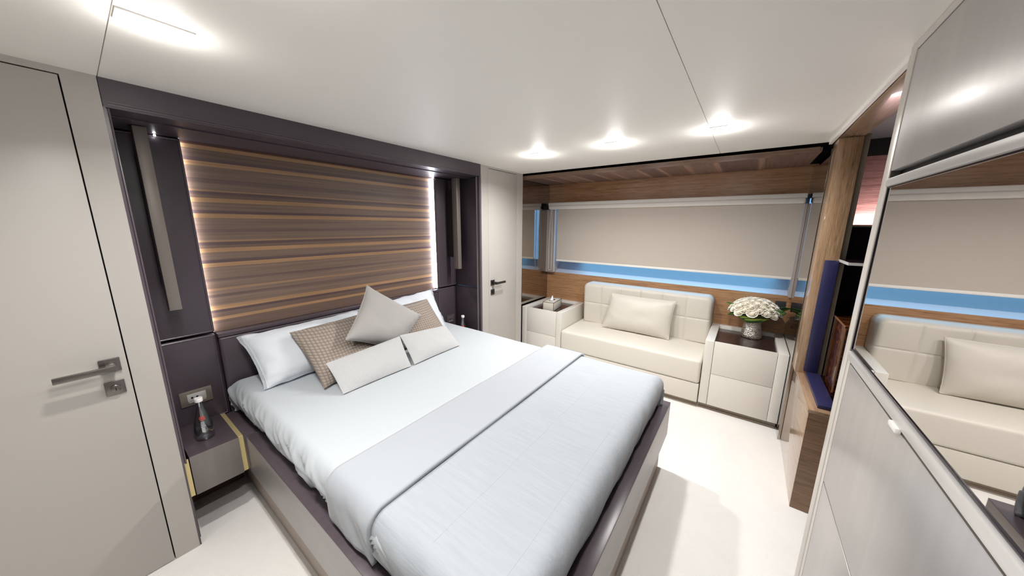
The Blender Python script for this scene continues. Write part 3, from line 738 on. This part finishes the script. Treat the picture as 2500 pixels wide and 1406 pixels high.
# tufted back: front face is a grid with stitched grooves
def backfn():
    y0, y1 = .186, 1.425; z0, z1 = .430, .872
    xf0, xf1 = 3.325, 3.298; xb = 3.470
    mb = MB()
    ycols = [y0+(y1-y0)*k/6 for k in range(1, 6)]; zrow = .655
    def fr(u, v):
        y = y0+(y1-y0)*u; z = z0+(z1-z0)*v
        # rounded rim
        ey = min(y-y0, y1-y); ez = min((z1-z), 9)
        rr = .035
        off = 0
        d = min(ey, ez)
        if d < rr: off = rr - math.sqrt(max(0, rr*rr-(rr-d)**2))
        zz = z
        g_ = 0
        for yc in ycols: g_ = max(g_, math.exp(-((y-yc)/.0045)**2))
        g_ = max(g_, math.exp(-((z-zrow)/.0045)**2))
        puff = 0
        cy = ((y-y0)/(y1-y0)*6) % 1; cz = (z-z0)/(zrow-z0) if z < zrow else (z-zrow)/(z1-zrow)
        puff = .008*(math.sin(PI*cy)*math.sin(PI*min(1, max(0, cz))))**.5
        x = xf0 + (xf1-xf0)*v + off*1.0 + .005*g_ - puff
        RC = .055; ey_ = min(y-y0, y1-y)
        if ey_ < RC and z1-z < RC:
            a_, b_ = (RC-ey_)/RC, (RC-(z1-z))/RC; q_ = max(a_, b_)/max(1e-6, math.hypot(a_, b_))
            na, nb = a_*q_, b_*q_
            y = (y0+RC-na*RC) if y-y0 < y1-y else (y1-RC+na*RC); zz = z1-RC+nb*RC
        # bulge of upper edge rolling back
        return Vector((x, y, zz))
    nu, nv = 200, 72
    mb.grid(fr, nu, nv)
    mb.bm.verts.ensure_lookup_table()
    # extrude the border back
    be = [e for e in mb.bm.edges if len(e.link_faces) == 1]
    r_ = bmesh.ops.extrude_edge_only(mb.bm, edges=be)
    nv_ = [g for g in r_['geom'] if isinstance(g, bmesh.types.BMVert)]
    for v in nv_: v.co.x = xb
    ne = [g for g in r_['geom'] if isinstance(g, bmesh.types.BMEdge) and all(abs(v.co.x-xb) < 1e-5 for v in g.verts)]
    bmesh.ops.contextual_create(mb.bm, geom=ne)
    return mb
backfn().build('tufted_back', LEATHER2, sf_, ang=50)
pillow('sofa_cushion', (3.205, 1.150, .440), (3.205, .500, .440), (3.262, .478, .800), (3.262, 1.085, .800), .145, LEATHER2, 'cream rectangular leather cushion leaning on the sofa back', 'cushion', seed=72, wr=.004, pinch=.035, piping=LEATHER2)

# tissue box
def tissue():
    zb = .572; cx, cy = 3.105, 1.705
    t = thing('tissue_box', 'cream tissue box with dark edges on the left end table', 'tissue box', (cx, cy, zb))
    rz = math.radians(8)
    ca, sa = math.cos(rz), math.sin(rz)
    def R(px, py, pz): return Vector((cx + px*ca - py*sa, cy + px*sa + py*ca, zb+pz))
    hx, hy, h = .125, .062, .094
    mb = MB().box(-hx, hx, -hy, hy, .002, h, bev=.002)
    for v in mb.bm.verts: v.co = R(*v.co)
    mb.build('box_body', TBOX, t)
    mb = MB()
    C = [(-hx, -hy), (hx, -hy), (hx, hy), (-hx, hy)]
    for (a, b) in zip(C, C[1:]+C[:1]):
        for z_ in (.003, h): mb.tube([R(*a, z_), R(*b, z_)], .0024, 6)
        mb.tube([R(*a, .003), R(*a, h)], .0024, 6)
    mb.build('edge_piping', TRIMB, t)
    mb = MB().box(-.055, .055, -.018, .018, h-.001, h+.0012, bev=.0004)
    for v in mb.bm.verts: v.co = R(*v.co)
    mb.build('slot', TRIMB, t)
    mb = MB()
    def tf(u, v):
        a = u*2*PI; rr = (.020*(1-v)**.8+.002)*(1+.25*math.sin(3*a+1)+.18*math.sin(7*a))
        return R(rr*1.5*math.cos(a)-.012+.012*v, rr*.6*math.sin(a), h+.001+.052*v)
    mb.grid(tf, 36, 10); mb.weld(1e-4)
    mb.build('tissue', TISSUE, t, ang=70)
tissue()

# vase
vx, vy, vz = 3.300, -.113, .572
def hammered():
    m = bpy.data.materials.new('hammered_silver'); m.use_nodes = True
    N, L = nodes_of(m); b = N['Principled BSDF']; b.inputs['Metallic'].default_value = 1; b.inputs['Roughness'].default_value = .2
    b.inputs['Base Color'].default_value = (.72, .67, .62, 1)
    tc = N.new('ShaderNodeTexCoord'); vo = N.new('ShaderNodeTexVoronoi'); vo.inputs['Scale'].default_value = 170
    bp = N.new('ShaderNodeBump'); bp.inputs['Strength'].default_value = .9; bp.inputs['Distance'].default_value = .004
    L.new(tc.outputs['Object'], vo.inputs[0]); L.new(vo.outputs['Distance'], bp.inputs['Height']); L.new(bp.outputs[0], b.inputs['Normal'])
    cr = N.new('ShaderNodeValToRGB'); cr.color_ramp.elements[0].color = (.16, .13, .11, 1); cr.color_ramp.elements[0].position = .05
    cr.color_ramp.elements[1].color = (.80, .76, .72, 1); cr.color_ramp.elements[1].position = .3
    vo2 = N.new('ShaderNodeTexNoise'); vo2.inputs['Scale'].default_value = 140; L.new(tc.outputs['Object'], vo2.inputs[0])
    mr = N.new('ShaderNodeMapRange'); mr.inputs[1].default_value = .35; mr.inputs[2].default_value = .62; L.new(vo2.outputs[0], mr.inputs[0])
    L.new(mr.outputs[0], cr.inputs[0]); L.new(cr.outputs[0], b.inputs['Base Color'])
    return m
v_ = MB().lathe([(0, 0), (.060, 0), (.070, .003), (.0745, .014), (.074, .03), (.056, .150), (.0555, .156), (.052, .156), (.053, .148), (.066, .03), (0, .02)], (vx, vy, vz), 48).build('flower_vase', hammered())
tag(v_, 'hammered silver conical vase holding white roses on the right end table', 'vase')
bq = thing('rose_bouquet', 'domed bouquet of white roses with folded green leaves in the silver vase', 'flowers', (vx, vy, vz+.13))
# one rose: bud plus three whorls of cupped petals
def rose_mesh():
    mb = MB(); random.seed(3)
    for ring, (n, r, h, lean) in enumerate(((3, .007, .024, .0), (4, .012, .0255, .12), (5, .017, .0245, .30), (6, .022, .021, .62))):
        for k in range(n):
            a0 = 2*PI*(k/n) + ring*.6
            wd = 2*PI/n*1.45
            def fn(u, v, a0=a0, wd=wd, r=r, h=h, lean=lean):
                q = abs(u-.5)*2
                a = a0 + (u-.5)*wd
                rr = r*(.45+.55*v**.5)*(1+.10*(1-q*q)) + lean*.009*v**3 + .0015*q
                z = h*v*(1-.30*q**3) - lean*.006*v**4
                return Vector((rr*math.cos(a), rr*math.sin(a), z))
            mb.grid(fn, 7, 6)
    mb.lathe([(0, -.004), (.012, .0), (.014, .008), (.008, .016), (.004, .021), (0, .0225)], (0, 0, 0), 10)
    return mb
ro = rose_mesh().build('rose', PETAL, None, ang=60, origin=(0, 0, 0), recalc=False)
ro.parent = bq
spots = []
# domed arrangement
R_ = .150
nrose = 58
for k in range(nrose):
    t = (k+.5)/nrose; ph = math.acos(1 - t*.84); a = k*2.39996
    nx_, ny_, nz_ = math.sin(ph)*math.cos(a), math.sin(ph)*math.sin(a), math.cos(ph)
    spots.append((Vector((R_*nx_, R_*ny_, .072+.112*nz_)), Vector((nx_*.75, ny_*.75, nz_+.30)).normalized(), a))
for k, (p, nrm, a) in enumerate(spots):
    o = ro if k == 0 else ro.copy()
    if k: COL.objects.link(o); o.parent = bq
    q = nrm.to_track_quat('Z', 'Y'); o.rotation_mode = 'QUATERNION'
    from mathutils import Quaternion
    o.rotation_quaternion = q @ Quaternion((0, 0, 1), a*1.7); o.location = p
    sc = 1.22 + .2*random.random(); o.scale = (sc, sc, sc)
MB().lathe([(0, .0), (.046, .0), (.075, .035), (.125, .075), (.115, .115), (.06, .16), (0, .17)], (vx, vy, vz+.13), 24).build('foliage_core', mat('foliage_dark', (0.05, 0.085, 0.03), 0.7), bq)
MB().lathe([(0, -.09), (.03, -.09), (.045, 0), (0, .005)], (vx, vy, vz+.13), 20).build('stems', LEAFG, bq)
# broad leaves: some rolled along the rim, some pointing outwards
def rolled_leaf(a, ln, rad, zc, rr):
    mb = MB(); ca, sa = math.cos(a), math.sin(a)
    for (u0, u1, mi) in ((-1, -.16, 0), (-.16, .2, 1), (.2, 1, 0)):
        def fn(u, v):
            s_ = u0+(u1-u0)*u; q = v-.5
            wv = (1-(abs(q)*1.75)**2.4); wv = max(.04, wv)
            th = s_*1.75*wv
            out_ = rad - .9*q*q*ln + rr*(math.cos(th)-.6); up_ = rr*1.25*math.sin(th) + .03*q
            return Vector((vx+out_*ca - q*ln*sa, vy+out_*sa + q*ln*ca, zc+up_))
        mb.grid(fn, 5, 18, mi=mi)
    mb.weld(1e-5)
    o = mb.build('leaf', [LEAFG, LEAFY], bq, ang=70)
    s_ = o.modifiers.new('solid', 'SOLIDIFY'); s_.thickness = .0012
def leaf(a, ln, wd, z0_, rise, cant, curl):
    mb = MB(); ca, sa = math.cos(a), math.sin(a)
    for (u0, u1, mi) in ((-1, -.2, 0), (-.2, .2, 1), (.2, 1, 0)):
        def fn(u, v):
            s_ = u0+(u1-u0)*u
            w_ = wd*math.sin(PI*min(1, .10+.89*v))**.7*s_
            out_ = .055 + ln*v; zz = rise*v - curl*v*v + w_*math.sin(cant) + .25*abs(w_)*math.cos(cant); wt = w_*math.cos(cant)
            return Vector((vx+out_*ca - wt*sa, vy+out_*sa + wt*ca, z0_+zz))
        mb.grid(fn, 5, 16, mi=mi)
    mb.weld(1e-5)
    o = mb.build('leaf', [LEAFG, LEAFY], bq, ang=70)
    s_ = o.modifiers.new('solid', 'SOLIDIFY'); s_.thickness = .0012
for a, ln_, rad, zc, rr in ((2.55, .13, .098, .757, .020), (3.25, .14, .100, .752, .022), (3.95, .12, .098, .758, .020), (1.9, .12, .10, .765, .019), (4.55, .12, .10, .768, .018)): rolled_leaf(a, ln_, rad, zc, rr)
for a, ln_, wd, z0_, rise, cant, curl in ((2.05, .150, .052, .765, .02, .75, .02), (1.55, .15, .046, .775, .07, .6, .0), (4.35, .155, .054, .770, .06, -.75, .0), (4.75, .17, .050, .775, .08, -.7, .0), (5.3, .15, .045, .77, .05, -.4, 0), (.3, .15, .045, .77, .05, .3, 0), (.95, .15, .045, .78, .09, .5, 0)):
    leaf(a, ln_, wd, z0_, rise, cant, curl)

# socket plate by the flowers
o = bx(BX-.008, BX-.0005, -.318, -.248, .800, .878, bev=.002).build('wall_socket', mat('socket_black', (0.035, 0.032, 0.038), 0.35)); tag(o, 'small dark socket plate on the walnut wall beside the bouquet', 'socket')

# ------------------------------------------------------------------ ceiling downlights
def downlight(x0, x1, y0, y1, label, along, power=1.0, spread=140):
    t = thing('twin_downlight', label, 'ceiling light', ((x0+x1)/2, (y0+y1)/2, ZC), 'twin recessed ceiling downlights')
    fr_ = MB(); b = .006
    z0, z1 = ZC-.004, ZC-.0002
    fr_.box(x0, x1, y0, y0+b, z0, z1).box(x0, x1, y1-b, y1, z0, z1).box(x0, x0+b, y0+b, y1-b, z0, z1).box(x1-b, x1, y0+b, y1-b, z0, z1)
    fr_.build('trim_frame', WHITE, t)
    bx(x0+b, x1-b, y0+b, y1-b, ZC-.0015, ZC-.0002).build('housing', mat('downlight_housing', (0.8, 0.79, 0.76), 0.4), t)
    for s_ in (-1, 1):
        cx, cy = (x0+x1)/2, (y0+y1)/2
        if along == 'x': cx += s_*(x1-x0)*.24
        else: cy += s_*(y1-y0)*.24
        MB().lathe([(0, -.0042), (.0225, -.0042), (.025, -.003), (.025, -.0015), (0, -.0015)], (cx, cy, ZC), 28).build('lamp', BULB, t)
        area('lamp_light', (cx, cy, ZC-.012), .045, LAMP_W*power, LAMP_COL, (0, 0, -1), 'DISK', None, math.radians(spread), parent=t)
        pd = bpy.data.lights.new('lamp_fill', 'POINT'); pd.energy = .42*power; pd.color = LAMP_COL; pd.shadow_soft_size = .02  # added point fill below the bulb, lightens ceiling and pelmet
        po = bpy.data.objects.new('lamp_fill', pd); COL.objects.link(po); po.parent = t; po.location = Vector((cx, cy, ZC-.06)) - t.location
    return t
downlight(.144, .284, 1.282, 1.352, 'twin rectangular ceiling light above the near cream door', 'x', 1.0, 140)
downlight(2.060, 2.190, 1.284, 1.362, 'twin ceiling light farthest left of the three by the window bay', 'y', 1.75, 158)
downlight(2.060, 2.190, .722, .800, 'twin ceiling light in the middle of the three by the window bay', 'y', 1.75, 158)
downlight(2.060, 2.176, .158, .235, 'twin ceiling light on the ceiling joint, rightmost of the three', 'y', 1.75, 158)
for x in (.144, -1.05):  # assumed fixtures out of view, added to raise the ambient light
    for y in (.722, .158, 1.284):
        if x > 0 and y > 1: continue
        downlight(x, x+.14, y, y+.07, 'added twin ceiling light in the unseen part of the cabin behind the viewer', 'x', 1.1 if x > 0 else .25, 150)

# ------------------------------------------------------------------ media wall on the right
CY = -.312
mc = thing('media_cabinet', 'tall satin greige media cabinet along the right wall', 'cabinet', (.2, CY-.2, 0))
CX0 = -1.55
bx(CX0, 1.500, CY-.42, CY-.022, 0, ZC-.004).build('carcass', mat('cabinet_core', (0.04, 0.034, 0.036), 0.5), mc)
bx(1.448, 1.500, CY-.42, CY+.004, 0, 1.985, bev=.004).build('side_panel', FRAMEG, mc)
bx(CX0, 1.500, CY-.02, CY+.002, 1.980, ZC-.002).build('top_strip', FRAMEG, mc)
DO = .0022
for x0, x1 in ((.86, 1.446), (.10, .857), (-.70, .097), (CX0, -.703)):
    bx(x0+DO if x0 > .9 else x0, x1-DO, CY-.022, CY+.002, 1.660, 1.977, bev=.003).build('upper_door', SATIN, mc)
# drawers below the mirror screen
for x0, x1 in ((.60, 1.414), (-.30, .597), (CX0, -.303)):
    bx(x0, x1, CY-.022, CY+.002, .636, 1.068, bev=.002).build('drawer_front', SATIN, mc)
    bx(x0, x1, CY-.022, CY+.002, .07, .631, bev=.002).build('drawer_front', SATIN, mc)
MB().box(CX0, 1.4165, CY-.022, CY+.0005, .6305, .6365).box(1.4135, 1.4172, CY-.022, CY+.0005, .07, 1.07).box(.5965, .6005, CY-.022, CY+.0005, .07, 1.07).box(CX0, 1.446, CY-.022, CY+.0005, 1.0675, 1.0735).box(1.4455, 1.4483, CY-.022, CY+.0005, .07, 1.98).build('shadow_joint', SEAM, mc)  # dark inserts fill the joints, standing in for their shade
bx(1.417, 1.4455, CY-.022, CY+.002, .07, 1.075).build('stile', FRAMEG, mc)
bx(CX0, 1.445, CY-.022, CY+.006, 1.078, 1.105, bev=.003).build('counter_edge', STEEL, mc)
bx(CX0, 1.446, CY-.0225, CY-.0195, 1.638, 1.662).build('shadow_gap', BLACK, mc)  # black piece set in the gap in place of its shade
bx(.975, 1.018, CY+.002, CY+.012, 1.068, 1.080, bev=.002).build('pull_tab', WHITE, mc)
bx(CX0, 1.45, CY-.022, CY+.006, 1.616, 1.640, bev=.004).build('upper_edge', STEEL, mc)
tv = thing('mirror_screen', 'large mirror-finished screen in the media cabinet reflecting the sofa', 'television', (.6, CY, 1.108))
bx(-.75, 1.4425, CY-.018, CY-.002, 1.1125, 1.612).build('mirror_glass', TVGLASS, tv)
fr_ = MB().box(-.76, 1.446, CY-.020, CY, 1.108, 1.1125).box(1.4425, 1.446, CY-.020, CY, 1.1125, 1.616).box(-.76, 1.446, CY-.020, CY, 1.612, 1.616)
fr_.build('screen_frame', GLOSSBLACK, tv)

# ------------------------------------------------------------------ wood portal and nook beyond the cabinet
PY0, PY1 = -.440, -.340
struct('trim_16', bx(1.500, 2.760, PY0, PY1, 1.984, ZC+.03, bev=.001), WALNUTX, 'walnut header over the side opening')
struct('trim_17', bx(1.500, 2.80, -.336, -.322, 1.988, ZC+.001), CEIL)
struct('trim_18', bx(2.622, 2.765, PY0, PY1, .585, 1.984, bev=.0015), WALNUTZ, 'walnut post of the side opening')
struct('wall_low', bx(2.100, 2.765, -.455, -.354, 0, .566, bev=.0015), WALNUTX, 'walnut half wall at the side opening')
struct('trim_22', bx(2.0955, 2.0998, -.4545, -.3545, 0, .566), wood('walnut_fine_along_y', [(0.15, 0.085, 0.05), (0.25, 0.15, 0.09), (0.31, 0.195, 0.12)], 'y', scale=.8, rough=.4), 'brown end face of the walnut half wall')
struct('trim_19', bx(2.091, 2.765, -.458, -.350, .567, .586, bev=.0015), WALNUTX)
struct('trim_20', bx(2.655, 2.70, -.470, -.441, .586, 2.0), OLIVE, 'beige edge strip behind the walnut post')
nv = thing('navy_leather_lining', 'navy leather edging lining the post and sill of the side opening', 'trim', (2.35, -.42, .586))
bx(2.606, 2.621, -.440, -.378, .606, 1.306, bev=.002).build('upright_pad', NAVY, nv)
bx(2.130, 2.606, -.456, -.388, .587, .606, bev=.002).build('sill_pad', NAVY, nv)
gs = thing('black_glass_shelf', 'black glass shelf with polished edge inside the side opening', 'shelf', (2.55, -.58, 1.30))
bx(2.405, 2.650, -.80, -.443, 1.302, 1.314).build('shelf_plate', GLOSSBLACK, gs)
MB().box(2.400, 2.640, -.443, -.438, 1.301, 1.315).box(2.399, 2.405, -.80, -.440, 1.301, 1.315).build('polished_edge', STEEL, gs)
eb = thing('ebony_chest', 'glossy macassar ebony chest behind the sill of the side opening', 'chest', (2.56, -.66, .45))
bx(2.362, 2.750, -.90, -.472, .0, .975, bev=.001).build('body', EBONY, eb)
MB().box(2.358, 2.364, -.476, -.470, .60, .978).box(2.358, 2.750, -.476, -.470, .972, .978).build('edge_bead', mat('bead_wood', (0.22, 0.11, 0.06), 0.3), eb)
struct('wall_nook_top', bx(3.0, 3.04, -1.35, -.44, 1.93, 2.06), BLACK)
struct('wall_nook_upper', bx(3.0, 3.04, -1.35, -.44, 1.505, 1.93), PINKW, 'rosewood panel deep in the side opening')
struct('wall_nook_lower', bx(3.0, 3.04, -1.35, -.44, 0, 1.505), GLOSSBLACK)
struct('trim_21', bx(2.945, 3.0, -1.35, -.46, 1.500, 1.508), STEEL)
struct('wall_nook_back', bx(1.45, 3.04, -1.40, -1.35, 0, 2.06), DARK)
struct('wall_nook_ceiling', bx(1.45, 3.04, -1.40, -.44, 2.03, 2.06), BLACK)
struct('wall_nook_left', bx(1.45, 1.50, -1.40, -.74, 0, 2.06), DARK)
struct('wall_bay_gap', bx(2.766, 3.05, -.443, -.393, 0, 2.06), BLACK)
struct('wall_cabinet_back', bx(XL-.1, 1.5, -.80, -.745, 0, 2.02), DARK)

# lamp inside the nook, washing the rosewood panel from below
nl = area('nook_lamp', (2.962, -.90, 1.512), .03, 7.0, (1.0, .86, .84), (0, 0, 1), 'RECTANGLE', .80)
nl.rotation_euler = (PI, 0, 0)
